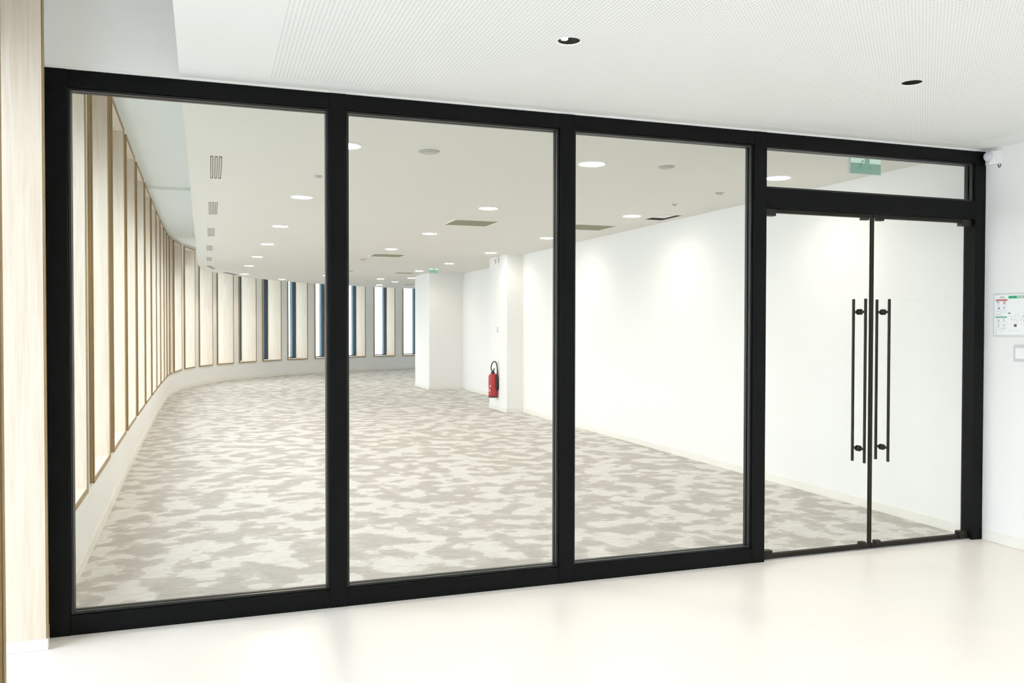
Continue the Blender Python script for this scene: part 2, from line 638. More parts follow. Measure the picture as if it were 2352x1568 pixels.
# ------------------------------------------------------------------ downlight positions
LIT = [  # x, y, label
    (1.60, 1.34, 'lit round ceiling downlight half hidden behind the first inner partition post'),
    (1.555, 3.83, 'large lit downlight in left row, just right of the nearest three-slot grille'),
    (1.545, 6.37, 'lit downlight in left row, second visible one left of the first inner post'),
    (1.535, 8.82, 'lit downlight in left row, third visible one left of the first inner post'),
    (1.51, 11.33, 'lit downlight in left row, fourth visible one left of the first inner post'),
    (1.475, 13.82, 'small lit downlight in left row, second from its far end'),
    (1.485, 16.72, 'small lit downlight at far end of left row, above the pale window niches'),
    (2.50, 18.755, 'small lit downlight above the far windows, left of the first inner post'),
    (3.40, 16.65, 'small lit downlight at the left edge of the first inner post, above far windows'),
    (3.448, 1.373, 'largest lit downlight, in upper left of the third glass pane'),
    (3.46, 3.966, 'lit downlight in middle row, just above the near olive ceiling panel'),
    (3.475, 6.556, 'lit downlight in middle row, between the two olive ceiling panels'),
    (3.451, 9.004, 'lit downlight in middle row, just above the far ceiling panel'),
    (5.143, 1.407, 'lit downlight behind the transom pane, left of the near exit sign'),
    (5.148, 4.007, 'lit downlight in third pane, beside the dark open ceiling hatch'),
    (5.144, 6.542, 'lit downlight just left of the second inner partition post'),
    (5.149, 9.11, 'lit downlight in front of the column with the fire extinguisher'),
    (5.143, 11.724, 'lit downlight to the right of the far exit sign'),
    (5.11, 14.148, 'small lit downlight just left of the far exit sign'),
    (5.58, 17.03, 'tiny lit downlight beside the left corner of the white wall block'),
    (5.556, 19.0, 'tiny lit downlight above the last full far window'),
    (5.50, 21.06, 'farthest lit downlight, lowest one above the far windows'),
    (4.913, 17.72, 'faint small downlight just above the farthest pair of downlights'),
]
SPOTS = [(2.187, -1.13, 'black recessed ceiling spotlight with glowing chip, near the top centre'),
         (4.057, -1.13, 'black recessed ceiling spotlight further right, above the double door')]
SPOTS_BACK = [(x, y) for y in (-3.1, -5.1, -7.1) for x in (2.187, 4.057)]

HATCH = (5.43, 3.80, 5.66, 4.25)

# ------------------------------------------------------------------ ceilings
edge_pts = [(.61, Y_BACK), (.60, -1.1), (.594, -.4), (.588, .4), (.583, .9), (.577, 1.96), (.562, 3.585), (.548, 5.2),
            (.530, 8.0), (.513, 10.5), (.492, 13.0), (.497, 14.3), (.58, 15.3), (.76, 16.21), (.93, 16.85), (1.25, 17.5),
            (1.55, 18.25), (2.011, 19.05), (2.756, 20.085), (3.606, 21.03), (4.6, 21.9), (5.615, 22.57), (6.718, 23.2),
            (8.5, 23.9), (11, 24.5), (12.4, 24.7)]


def sheet_with_holes(outer, circles, rects, z, seg=28):
    vs = [Vector(q) for q in outer]
    faces_in = [list(range(len(outer)))]
    edges = []
    for (x, y, r) in circles:
        o = len(vs)
        vs += [Vector((x + r * math.cos(2 * math.pi * k / seg), y + r * math.sin(2 * math.pi * k / seg))) for k in
               range(seg)]
        edges += [(o + k, o + (k + 1) % seg) for k in range(seg)]
    for (x0, y0, x1, y1) in rects:
        o = len(vs)
        vs += [Vector(q) for q in ((x0, y0), (x1, y0), (x1, y1), (x0, y1))]
        edges += [(o + k, o + (k + 1) % 4) for k in range(4)]
    v, e, f, *_ = delaunay_2d_cdt(vs, edges, faces_in, 1, 1e-6)
    out = []
    for t in f:
        c = sum((v[i] for i in t), Vector((0, 0))) / len(t)
        if any((c.x - x) ** 2 + (c.y - y) ** 2 < (r * .97) ** 2 for x, y, r in circles):
            continue
        if any(x0 < c.x < x1 and y0 < c.y < y1 for x0, y0, x1, y1 in rects):
            continue
        out.append(tuple(t))
    return [(q.x, q.y, z) for q in v], out


# room ceiling (holes only for the open hatch)
rp = [q for q in edge_pts if q[1] > .1]
rp = [(.588, .05)] + rp + [(12.4, 16.2), (5.8, 16.2), (5.8, 14.85), (6.5, 14.85), (6.5, 10.2), (5.9, 10.2), (5.9, .05)]
vs, fs = sheet_with_holes(rp, [], [HATCH], CEIL)
mb = MB()
mb.add(vs, fs)
prev = None
for q in [p for p in rp if p in edge_pts] + []:
    pass
ep = [(.588, .05)] + [q for q in edge_pts if q[1] > .1]
for q0, q1 in zip(ep[:-1], ep[1:]):
    mb.add([(q0[0], q0[1], CEIL), (q1[0], q1[1], CEIL), (q1[0], q1[1], REC + .1), (q0[0], q0[1], REC + .1)],
           [(0, 1, 2, 3)])
# dark service void over the hatch
x0, y0, x1, y1 = HATCH
mb.box((x0 - .02, y0 - .02, CEIL + .30), (x1 + .02, y1 + .02, CEIL + .32), 1)
for a_, b_ in (((x0 - .02, y0 - .02), (x0, y1 + .02)), ((x1, y0 - .02), (x1 + .02, y1 + .02)),
               ((x0, y0 - .02), (x1, y0)), ((x0, y1), (x1, y1 + .02))):
    mb.box((a_[0], a_[1], CEIL + .004), (b_[0], b_[1], CEIL + .31), 1)
structure(mb.build('ceiling', [M_rceil, M_slot]), 'smooth white ceiling of the carpeted room behind the partition',
          'ceiling')

# foyer ceiling: plain border and perforated field
PX0, PY1 = 1.005, -.135
cir = [(x, y, .052) for x, y, *_ in SPOTS] + [(x, y, .052) for x, y in SPOTS_BACK]
fo = [(.61, Y_BACK), (XR_FOY + .05, Y_BACK), (XR_FOY + .05, .05), (.588, .05), (.594, -.4), (.60, -1.1)]
pf = (PX0, Y_BACK + .3, XR_FOY - .25, PY1)
vs, fs = sheet_with_holes(fo, [], [pf], CEIL)
mb = MB()
mb.add(vs, fs, 0)
vs, fs = sheet_with_holes([(pf[0], pf[1]), (pf[2], pf[1]), (pf[2], pf[3]), (pf[0], pf[3])], cir, [], CEIL)
mb.add(vs, fs, 1)
for q0, q1 in zip(fo[3:] + [fo[0]], fo[4:] + [fo[0]]):
    if q0 != q1:
        mb.add([(q0[0], q0[1], CEIL), (q1[0], q1[1], CEIL), (q1[0], q1[1], REC + .1), (q0[0], q0[1], REC + .1)],
               [(0, 1, 2, 3)])
structure(mb.build('ceiling', [M_ceil, M_perf]), 'white foyer ceiling with a field of fine perforations', 'ceiling')

# raised strip of ceiling along the windows, and slab over everything
mb = MB()
mb.box((-1.2, Y_BACK - .3, REC), (13.2, 8.43, REC + .25))
mb.box((-1.2, 8.43, REC - .042), (13.2, 26.8, REC + .25))
structure(mb.build('ceiling', M_recess), 'raised pale ceiling strip running along the tall windows', 'ceiling')

# bulkhead above the partition at the raised strip, thin white seal above the frame
mb = MB()
mb.box((-.012, .004, 2.712), (.588, .096, REC))
mb.box((.588, .02, CEIL + .001), (XR_FOY, .08, REC))
mb.box((-.02, .006, 2.7005), (XR_FOY, .094, 2.7118))
structure(mb.build('trim_1', M_wall), 'white panel and seal line above the black partition frame', 'trim')

# ------------------------------------------------------------------ right side walls
mb = MB()
mb.box((XR_ROOM, .06, -.1), (XR_ROOM + .5, 9.28, 3.4))
mb.box((5.497, 9.28, -.1), (6.9, 10.25, 3.4))
mb.box((6.31, 10.25, -.1), (6.9, 14.82, 3.4))
mb.box((5.50, 14.82, -.1), (6.9, 16.26, 3.4))
mb.box((6.9, 16.0, -.1), (12.4, 16.26, 3.4))
structure(mb.build('wall_right', M_wall), 'stepped white wall on the right of the carpeted room', 'wall')
mb = MB()
mb.box((XR_FOY, Y_BACK, -.1), (XR_FOY + .3, .06, 3.4))
structure(mb.build('wall_right', M_wall), 'white foyer wall at the right edge, carrying the evacuation plan', 'wall')
mb = MB()
mb.box((12.2, 16.0, -.1), (12.5, 26.6, 3.6))
structure(mb.build('wall_back', M_wall), 'white end wall hidden beyond the white wall block', 'wall')

# foyer back wall behind the viewer
mb = MB()
mb.box((-.6, Y_BACK - .25, -.1), (6.2, Y_BACK, 3.5))
structure(mb.build('wall_front', M_wall), 'white foyer wall behind the viewer', 'wall')

# ------------------------------------------------------------------ baseboards
BH, BT = .07, .012


def skirt_poly(mb, pl, flip=1):
    pl = [Vector(q) for q in pl]
    for q0, q1 in zip(pl[:-1], pl[1:]):
        t = (q1 - q0).normalized()
        n = Vector((t.y, -t.x)) * BT * flip
        mb.prism([q0, q1, q1 + n, q0 + n], .001, BH)


mb = MB()
skirt_poly(mb, [wp(s) for s in [.105 + k * (S_MAX - .9) / 90 for k in range(91)]])
structure(mb.build('baseboard_left', M_skirt), 'low cream baseboard following the curved window wall', 'baseboard')
mb = MB()
skirt_poly(mb, [(XR_ROOM, .1), (XR_ROOM, 9.28 - BT)], -1)
skirt_poly(mb, [(XR_ROOM - BT, 9.28), (5.497 - BT, 9.28)], -1)
skirt_poly(mb, [(5.497, 9.28), (5.497, 10.25)], -1)
skirt_poly(mb, [(6.31, 10.25), (6.31, 14.82 - BT)], -1)
skirt_poly(mb, [(6.31 - BT, 14.82), (5.50 - BT, 14.82)], -1)
skirt_poly(mb, [(5.50, 14.82), (5.50, 16.26)], -1)
structure(mb.build('baseboard_right', M_skirt), 'low cream baseboard along the stepped right wall of the room',
          'baseboard')
mb = MB()
skirt_poly(mb, [(XR_FOY, Y_BACK), (XR_FOY, -.012)], -1)
structure(mb.build('baseboard_right', M_skirt), 'low cream baseboard under the evacuation plan in the foyer',
          'baseboard')
mb = MB()
skirt_poly(mb, [(-.012, -.131), (-.012, -.002)])
for a_, b_ in zip(FOYER_WIN[:-1], FOYER_WIN[1:]):
    skirt_poly(mb, [(-.012, a_[1] + .006), (-.012, b_[0] - .006)])
structure(mb.build('baseboard_left', M_skirt), 'short white baseboard at the foot of the left partition post',
          'baseboard')

# ------------------------------------------------------------------ black glass partition
PW, PD = .0905, .10
X1, X2, X3, X5 = 1.3156, 2.62, 3.927, 5.8195
FH = 2.70
GY = .05
part = empty('glass_partition', (0, 0, 0))
tag(part, 'black framed floor-to-ceiling glass partition filling the width of the foyer', 'glass partition')
for i, x in enumerate((-.001, X1, X2, X3, X5 - PW)):
    m = MB()
    m.box((x, 0, .0005), (x + PW, PD, FH))
    m.build('post', M_black, part, bevel=.0025)
spans = [(PW - .001, X1), (X1 + PW, X2), (X2 + PW, X3), (X3 + PW, X5 - PW)]
for i, (a_, b_) in enumerate(spans):
    m = MB()
    m.box((a_, .002, FH - .0815), (b_, PD - .002, FH - .002))
    m.build('top_rail', M_black, part, bevel=.0025)
    if i < 3:
        m = MB()
        m.box((a_, .002, .0005), (b_, PD - .002, .094))
        m.build('bottom_rail', M_black, part, bevel=.0025)
m = MB()
m.box((spans[3][0], .002, 2.232), (spans[3][1], PD - .002, 2.353))
m.build('transom', M_black, part, bevel=.0025)


def bead_frame(x0, x1, z0, z1):
    m = MB()
    w = .014
    for ya, yb in ((.020, GY - .006), (GY + .006, .082)):
        m.box((x0, ya, z0), (x0 + w, yb, z1))
        m.box((x1 - w, ya, z0), (x1, yb, z1))
        m.box((x0 + w, ya, z0), (x1 - w, yb, z0 + w))
        m.box((x0 + w, ya, z1 - w), (x1 - w, yb, z1))
    m.build('glazing_bead', M_bead, part, bevel=.002)
    g = MB()
    g.box((x0, GY - .005, z0), (x1, GY + .005, z1))
    g.build('glass_pane', M_glass, part)


for a_, b_ in spans[:3]:
    bead_frame(a_, b_, .094, FH - .0815)
bead_frame(spans[3][0], spans[3][1], 2.353, FH - .0815)

# ------------------------------------------------------------------ glass double door
DX0, DX1, DXM = spans[3][0], spans[3][1], 4.882
DTOP = 2.212


def pull_handle(parent, x):
    for side in (-1, 1):
        y = GY + side * .056
        h = MB()
        zc = 1.128
        h.lathe([(.0095, 0), (.0095, 1.082)], Matrix.Translation((x, y, zc - .541)), 16)
        ho = h.build('pull_bar', M_bronze, parent)
        for z in (1.583, .678):
            s = MB()
            Mx = Matrix.Translation((x, GY, z)) @ Matrix.Rotation(-side * math.pi / 2, 4, 'X')
            s.lathe([(.019, .006), (.020, .012), (.0165, .018), (.0085, .022), (.0085, .055)], Mx, 18)
            s.build('standoff', M_bronze, ho)


for i, (xa, xb, hx, lab) in enumerate(((DX0 + .006, DXM - .004, 4.786, 'left'), (DXM + .004, DX1 - .006, 4.981, 'right'))):
    d = empty('door_%d' % (i + 1), (0, 0, 0))
    structure(d, '%s glass leaf of the frameless double door in the black partition' % lab, 'door')
    g = MB()
    g.box((xa, GY - .005, .012), (xb, GY + .005, DTOP))
    g.build('glass_leaf', M_glass, d)
    f = MB()
    f.box((xa, GY - .014, .008), (xb, GY - .0055, .036))
    f.box((xa, GY + .0055, .008), (xb, GY + .014, .036))
    f.build('bottom_rail', M_bronze, d)
    f = MB()
    f.box((xa, GY - .014, DTOP - .006), (xb, GY - .0055, 2.231))
    f.box((xa, GY + .0055, DTOP - .006), (xb, GY + .014, 2.231))
    f.build('top_rail', M_bronze, d)
    e = MB()
    ex = xb if i == 0 else xa
    sgn = -1 if i == 0 else 1
    e.box((min(ex, ex + sgn * .008), GY - .008, .012), (max(ex, ex + sgn * .008), GY - .0055, DTOP))
    e.box((min(ex, ex + sgn * .008), GY + .0055, .012), (max(ex, ex + sgn * .008), GY + .008, DTOP))
    e.box((min(ex, ex - sgn * .0035), GY - .008, .012), (max(ex, ex - sgn * .0035), GY + .008, DTOP))
    e.build('edge_seal', M_bronze, d)
    # corner fittings
    hinge = xa if i == 0 else xb
    s = 1 if i == 0 else -1
    pf_ = MB()
    pf_.box((min(hinge, hinge + s * .075), GY - .022, .004), (max(hinge, hinge + s * .075), GY + .022, .060))
    pf_.build('floor_pivot', M_bronze, d, bevel=.002)
    pf_ = MB()
    pf_.box((min(hinge, hinge + s * .085), GY - .022, 2.185), (max(hinge, hinge + s * .085), GY + .022, 2.231))
    pf_.build('top_pivot', M_blackplastic, d, bevel=.002)
    m_ = MB()
    cx_ = (DXM - .062) if i == 0 else (DXM + .062)
    m_.box((cx_ - .026, GY - .018, DTOP - .022), (cx_ + .026, GY + .018, DTOP - .004))
    m_.build('lock_keeper', M_blackplastic, d, bevel=.003)
    m_ = MB()
    m_.box((cx_ - .021, GY - .018, .034), (cx_ + .021, GY + .018, .054))
    m_.build('floor_bolt', M_blackplastic, d, bevel=.003)
    pull_handle(d, hx)
m = MB()
m.box((DX0 - .02, .02, 0), (DX1 + .02, .08, .006))
structure(m.build('trim_2', M_chrome), 'thin pale threshold strip under the glass double door', 'threshold')

# ------------------------------------------------------------------ lit downlights
def make_downlight():
    root = empty('downlight', (0, 0, CEIL))
    r = MB()
    r.lathe([(.110, -.0005), (.109, -.005), (.100, -.009), (.093, -.006), (.093, -.0005)], None, 40, close=False)
    r.build('trim_ring', M_white, root)
    d = MB()
    d.lathe([(.092, -.0012), (.088, -.008), (.06, -.012), (.02, -.0135), (.002, -.0136)], None, 40)
    d.build('diffuser', M_led, root)
    ld = bpy.data.lights.new('lamp', 'SPOT')
    ld.energy = LAMP_W * 4
    ld.color = (1.0, .85, .705)
    ld.spot_size = math.radians(162)
    ld.spot_blend = .7
    ld.shadow_soft_size = .08
    lo = bpy.data.objects.new('lamp', ld)
    COL.objects.link(lo)
    lo.parent = root
    lo.location = (0, 0, -.03)
    return root


for i, (x, y, lab) in enumerate(LIT):
    if i == 0:
        proto = make_downlight()
        o = copy_tree(proto)
    elif i == len(LIT) - 1:
        o = proto
    else:
        o = copy_tree(proto)
    if x < 3.0:                      # the row along the windows is set brighter
        for ch in o.children:
            if ch.type == 'LIGHT':
                ch.data = ch.data.copy()
                ch.data.energy = LAMP_W * 4 * 2.9
                ch.data.spot_size = math.radians(170)
                ch.data.spot_blend = .45
    o.location = (x, y, CEIL)
    tag(o, lab, 'ceiling light', 'lit round downlights in the room ceiling')


def make_spot():
    root = empty('recessed_spotlight', (0, 0, CEIL))
    r = MB()
    r.lathe([(.0545, -.0003), (.054, -.002), (.052, -.003), (.0495, -.002), (.0485, .0005)], None, 40, close=False)
    r.build('trim_ring', M_white, root)
    c = MB()
    c.lathe([(.0486, .0004), (.046, .012), (.034, .038), (.020, .058), (.001, .060)], None, 40, close=False)
    c.build('reflector', M_can, root)
    d = MB()
    d.lathe([(.0135, .030), (.0155, .034), (.0155, .056)], Matrix.Translation((-.012, .020, -.0205)), 24)
    d.build('lamp_chip', M_ledspot, root)
    ld = bpy.data.lights.new('lamp', 'SPOT')
    ld.energy = FOYER_W * 4
    ld.color = (1.0, .94, .875)
    ld.spot_size = math.radians(125)
    ld.spot_blend = .7
    ld.shadow_soft_size = .03
    lo = bpy.data.objects.new('lamp', ld)
    COL.objects.link(lo)
    lo.parent = root
    lo.location = (0, 0, -.012)
    return root


sp = None
for i, (x, y, lab) in enumerate(SPOTS):
    sp = make_spot() if i == 0 else copy_tree(sp)
    sp.location = (x, y, CEIL)
    if i == 1:                       # this one is tilted away: its chip sits out of sight up in the can
        for ch in sp.children:
            if ch.name.startswith('lamp_chip'):
                ch.location = (.012, -.016, .024)
    tag(sp, lab, 'ceiling light', 'recessed black spotlights in the foyer ceiling')
for i, (x, y) in enumerate(SPOTS_BACK):
    o = copy_tree(sp)
    o.location = (x, y, CEIL)
    tag(o, 'black recessed spotlight behind the viewer, %s column, %s row back' % (
        'left' if x < 3 else 'right', ORD[i // 2]), 'ceiling light',
        'recessed spotlights behind the viewer')

# ------------------------------------------------------------------ linear slot grilles in the room ceiling
def make_slot_grille(length):
    root = empty('slot_grille', (0, 0, CEIL))
    for k in (-1, 0, 1):
        m = MB()
        x = k * .031
        w, t = .0095, .0035
        m.box((x - w, -length / 2, -.0022), (x - w + t, length / 2, -.0004))
        m.box((x + w - t, -length / 2, -.0022), (x + w, length / 2, -.0004))
        m.box((x - w + t, -length / 2, -.0022), (x + w - t, -length / 2 + .02, -.0004))
        m.box((x - w + t, length / 2 - .02, -.0022), (x + w - t, length / 2, -.0004))
        m.build('slot', M_slot, root)
    return root


GR = [(.772, 2.53, .98, 0, 'three-slot ceiling air grille nearest the partition, beside the raised strip'),
      (.755, 4.98, .96, 0, 'three-slot ceiling air grille, second from the partition'),
      (.737, 7.43, .96, 0, 'three-slot ceiling air grille, third from the partition'),
      (.716, 9.86, .9, 0, 'three-slot ceiling air grille, fourth from the partition'),
      (.702, 12.30, .9, 0, 'three-slot ceiling air grille, fifth from the partition'),
      (.738, 14.64, .95, -.10, 'slanting three-slot air grille near the far end of the raised strip'),
      (1.17, 16.80, .98, -.30, 'thin air grille on the curve above the pale window niches')]
g0 = None
for i, (x, y, l, rz, lab) in enumerate(GR):
    g0 = make_slot_grille(.96) if i == 0 else copy_tree(g0)
    g0.location = (x, y, CEIL)
    g0.scale = (1, l / .96, 1)
    g0.rotation_euler = (0, 0, rz)
    tag(g0, lab, 'air grille', 'slot grilles along the raised ceiling strip')


# square ceiling grilles
def make_square_grille():
    root = empty('ceiling_grille', (0, 0, CEIL))
    f = MB()
    s, w = .30, .02
    f.box((-s, -s, -.006), (s, -s + w, -.0005))
    f.box((-s, s - w, -.006), (s, s, -.0005))
    f.box((-s, -s + w, -.006), (-s + w, s - w, -.0005))
    f.box((s - w, -s + w, -.006), (s, s - w, -.0005))
    f.build('frame', M_white, root)
    p = MB()
    p.box((-s + w, -s + w, -.003), (s - w, s - w, -.0005))
    for k in range(24):
        y = -s + w + .012 + k * (2 * s - 2 * w - .024) / 23
        p.box((-s + w, y - .003, -.0045), (s - w, y + .003, -.003))
    p.build('louvre_panel', M_olive, root)
    return root


SG = [(3.66, 5.26, 0.93, 'olive-grey square return air grille in the second pane ceiling'),
      (5.16, 5.19, .93, 'olive-grey square grille just right of the second inner post'),
      (3.635, 10.28, .95, 'square ceiling grille with pale edges below the middle lamp row'),
      (4.97, 15.08, .75, 'thin dark line of a square grille left of the far exit sign'),
      (4.05, 18.85, .9, 'flat far ceiling grille close above the far windows'),
      (6.3, 20.6, .5, 'farthest ceiling grille, above the last visible far window'),
      (3.62, 14.8, .45, 'small square ceiling grille cut by the first inner post, above far windows')]
for i, (x, y, s, lab) in enumerate(SG):
    q0 = make_square_grille() if i == 0 else copy_tree(q0)
    q0.location = (x, y, CEIL)
    q0.scale = (s, s, 1)
    tag(q0, lab, 'ceiling grille', 'square grilles in the room ceiling')

# access hatch standing ajar
root = empty('access_hatch', (5.43, 3.8, CEIL))
tag(root, 'white ceiling access hatch left ajar, showing a dark gap beside a lit downlight', 'access hatch')
m = MB()
m.box((.0, .0, .0), (.168, .29, .010))
m.build('hatch_panel', M_rceil, root)
m = MB()
m.box((-.012, -.012, -.003), (.242, 0, -.0005))
m.box((-.012, .45, -.003), (.242, .462, -.0005))
m.box((-.012, 0, -.003), (0, .45, -.0005))
m.box((.23, 0, -.003), (.242, .45, -.0005))
m.build('hatch_frame', M_rceil, root)

# smoke detectors
def make_detector(r=.05):
    root = empty('smoke_detector', (0, 0, CEIL))
    m = MB()
    m.lathe([(r, -.0005), (r, -.012), (r * .8, -.02)], None, 28)
    m.build('base', M_det, root)
    m = MB()
    m.lathe([(r * .7, -.02), (r * .72, -.027), (r * .5, -.036), (r * .1, -.038)], None, 28)
    m.build('sensor_cap', M_det, root)
    return root


SD = [(2.18, 1.349, 1.5, 'pale round smoke detector high in the second glass pane'),
      (1.564, 2.613, .7, 'small round smoke detector left of the first inner post'),
      (4.035, 1.293, 1.3, 'pale round detector high in the third pane, right of the largest lamp'),
      (5.145, 2.268, .8, 'small flat detector near the third inner post, above the right wall'),
      (5.127, 3.05, .5, 'tiny ceiling detector above the dark access hatch'),
      (3.38, 11.30, 1.3, 'flat pale detector below the far square grille')]
for i, (x, y, s, lab) in enumerate(SD):
    d0 = make_detector() if i == 0 else copy_tree(d0)
    d0.location = (x, y, CEIL)
    d0.scale = (s, s, .5)
    tag(d0, lab, 'smoke detector', 'round detectors in the room ceiling')


# ------------------------------------------------------------------ exit signs
def make_exit_sign(w, h):
    root = empty('exit_sign', (0, 0, 0))
    m = MB()
    m.box((-w / 2, -.016, -.024), (w / 2, .016, -.0005))
    m.build('mounting_bar', M_white, root, bevel=.002)
    m = MB()
    m.box((-w / 2 + .004, -.010, -h), (w / 2 - .004, -.004, -.0245))
    m.box((-w / 2, -.012, -h), (-w / 2 + .004, .012, -.0245), 1)
    m.build('sign_panel', [M_teal, M_edge], root)
    m = MB()
    m.box((-w / 2 + .006, -.0112, -.062), (-.012, -.0102, -.026))
    m.build('pale_field', M_tealpale, root)
    m = MB()
    m.box((.034, -.0112, -.062), (w / 2 - .006, -.0102, -.026))
    m.build('pale_field', M_tealpale, root)
    # running figure and arrow, faint
    m = MB()

    def bar(x0, z0, x1, z1, t):
        d = Vector((x1 - x0, z1 - z0)).normalized()
        n = Vector((-d.y, d.x)) * t / 2
        vs = [(x0 + n.x, 0, z0 + n.y), (x1 + n.x, 0, z1 + n.y), (x1 - n.x, 0, z1 - n.y), (x0 - n.x, 0, z0 - n.y)]
        m.add([(a, -.0118, c) for a, _, c in vs] + [(a, -.0103, c) for a, _, c in vs],
              [(0, 1, 2, 3), (7, 6, 5, 4), (0, 1, 5, 4), (1, 2, 6, 5), (2, 3, 7, 6), (3, 0, 4, 7)])
    bar(-.038, -.060, -.050, -.086, .016)
    bar(-.050, -.084, -.028, -.100, .009)
    bar(-.028, -.100, -.032, -.118, .008)
    bar(-.050, -.084, -.070, -.104, .009)
    bar(-.070, -.104, -.086, -.102, .008)
    bar(-.040, -.064, -.020, -.078, .007)
    bar(-.040, -.064, -.064, -.070, .007)
    m.lathe([(.009, -.0118), (.009, -.0103)], Matrix.Translation((-.030, 0, -.048)) @ Matrix.Rotation(
        math.pi / 2, 4, 'X') @ Matrix.Translation((0, 0, 0.0221)), 16)
    m.build('running_figure', M_tealdark, root)
    m = MB()
    bar(.010, -.090, .050, -.090, .010)
    bar(.050, -.090, .034, -.076, .008)
    bar(.050, -.090, .034, -.104, .008)
    m.build('arrow', M_tealdark, root)
    return root


ex = make_exit_sign(.277, .138)
ex.location = (5.148, .42, CEIL)
tag(ex, 'green exit sign hanging from the ceiling behind the transom pane', 'exit sign', 'green exit signs')
ex2 = copy_tree(ex)
ex2.location = (5.15, 13.0, CEIL)
ex2.scale = (.72, 1, .9)
tag(ex2, 'small far green exit sign at the corner of the white wall block', 'exit sign', 'green exit signs')

# ------------------------------------------------------------------ fire extinguisher on the column
fx = empty('fire_extinguisher', (5.497 - .085, 9.79, .237))
tag(fx, 'red fire extinguisher with black hose hung on the side of the white column', 'fire extinguisher')
m = MB()
m.lathe([(.066, 0), (.076, .008), (.078, .02), (.078, .345), (.074, .372), (.060, .394), (.038, .406), (.03, .41)], None,
        36)
m.build('cylinder', M_red, fx)
m = MB()
m.lathe([(.070, -.012), (.079, -.01), (.079, .012)], None, 36)
m.build('base_ring', M_blackplastic, fx)
m = MB()
m.lathe([(.030, .408), (.036, .414), (.036, .430), (.024, .438), (.022, .452)], None, 24)
m.build('valve_collar', M_blackplastic, fx)
m = MB()
m.tube([(-.01, .01, .448), (0, -.02, .452), (.0, -.055, .478), (.0, -.075, .498)], .011)
m.tube([(-.01, .01, .436), (0, -.03, .436), (.0, -.07, .428)], .009)
m.build('lever', M_blackplastic, fx)
m = MB()
P0 = [(-.010, .010, .440), (-.024, .026, .50), (-.016, .026, .555), (.0, .010, .60), (.022, -.015, .622),
      (.042, -.045, .605), (.052, -.066, .565), (.056, -.078, .51), (.057, -.083, .45), (.056, -.084, .38)]
P1 = []
for i in range(len(P0) - 1):
    p0 = Vector(P0[max(i - 1, 0)]); p1 = Vector(P0[i]); p2 = Vector(P0[i + 1]); p3 = Vector(P0[min(i + 2, len(P0) - 1)])
    for j in range(5):
        t = j / 5
        P1.append(.5 * ((2 * p1) + (p2 - p0) * t + (2 * p0 - 5 * p1 + 4 * p2 - p3) * t * t + (3 * p1 - p0 - 3 * p2 + p3) * t**3))
P1.append(Vector(P0[-1]))
m.tube(P1, .010, 12)
m.build('hose', M_blackplastic, fx)
m = MB()
m.lathe([(.012, .38), (.020, .34), (.024, .16), (.018, .14)], Matrix.Translation((.054, -.084, 0)), 18)
m.build('nozzle', M_blackplastic, fx)
# white printed marks on the cylinder (triangle and bars, as in the photo)
m = MB()


def cyl_mark(pts, mi=0):
    """band polygons on the cylinder; pts = (angle deg, z) quads"""
    for quad in pts:
        a0, z0, a1, z1, th = quad
        n = 8
        vs, fs = [], []
        for k in range(n + 1):
            t = k / n
            a = math.radians(a0 + (a1 - a0) * t)
            z = z0 + (z1 - z0) * t
            for dz in (-th / 2, th / 2):
                vs.append((.0792 * math.cos(a), .0792 * math.sin(a), z + dz))
        for k in range(n):
            fs.append((2 * k, 2 * k + 2, 2 * k + 3, 2 * k + 1))
        m.add(vs, fs)


cyl_mark([(150, .225, 215, .112, .020), (150, .108, 222, .108, .018), (206, .20, 226, .19, .022),
          (168, .262, 152, .262, .014), (214, .212, 222, .160, .010), (190, .06, 232, .064, .005)])
m.build('printed_label', M_cyl_label, fx)
m = MB()
m.box((.060, -.03, .30), (.085, .03, .40))
m.build('wall_bracket', M_blackplastic, fx)
m = MB()
m.box((.060, -.07, .12), (.085, .07, .14))
m.build('wall_bracket', M_blackplastic, fx)

# narrow sign above it and bracket near the ceiling
m = MB()
m.box((-.006, -.035, -.05), (0, .035, .05), 0)
m.box((-.0072, -.012, .02), (-.006, .016, .045), 1)
m.box((-.0072, -.004, -.02), (-.006, .010, .02), 1)
m.box((-.0072, -.030, -.045), (-.006, .024, -.028), 1)
m.box((-.0072, .012, -.028), (-.006, .026, -.004), 1)
o = m.build('wall_notice', [M_paper, M_ink])
o.location = (5.4965, 9.76, 1.42)
tag(o, 'tiny narrow notice with dark print on the column above the fire extinguisher', 'notice')
cb = empty('emergency_light', (5.497, 9.80, CEIL))
tag(cb, 'small grey bracketed emergency light at the top of the extinguisher column', 'emergency light')
m = MB()
m.box((-.035, -.10, -.05), (-.001, .10, -.002))
m.build('housing', M_skirt, cb, bevel=.004)
m = MB()
m.box((-.012, -.10, -.12), (-.001, -.09, -.0505))
m.build('bracket', M_chrome, cb)
m = MB()
m.box((-.012, .09, -.12), (-.001, .10, -.0505))
m.build('bracket', M_chrome, cb)

# socket on the column front
so = empty('wall_socket', (5.60, 9.28, .27))
tag(so, 'small white wall socket low on the column front face', 'wall socket')
m = MB()
m.box((-.022, -.008, -.022), (.022, -.0005, .022))
m.build('plate', M_white, so, bevel=.002)
m = MB()
m.lathe([(.013, 0), (.013, .0015)], Matrix.Translation((0, -.0078, 0)) @ Matrix.Rotation(math.pi / 2, 4, 'X'), 20)
m.build('socket_insert', M_skirt, so)

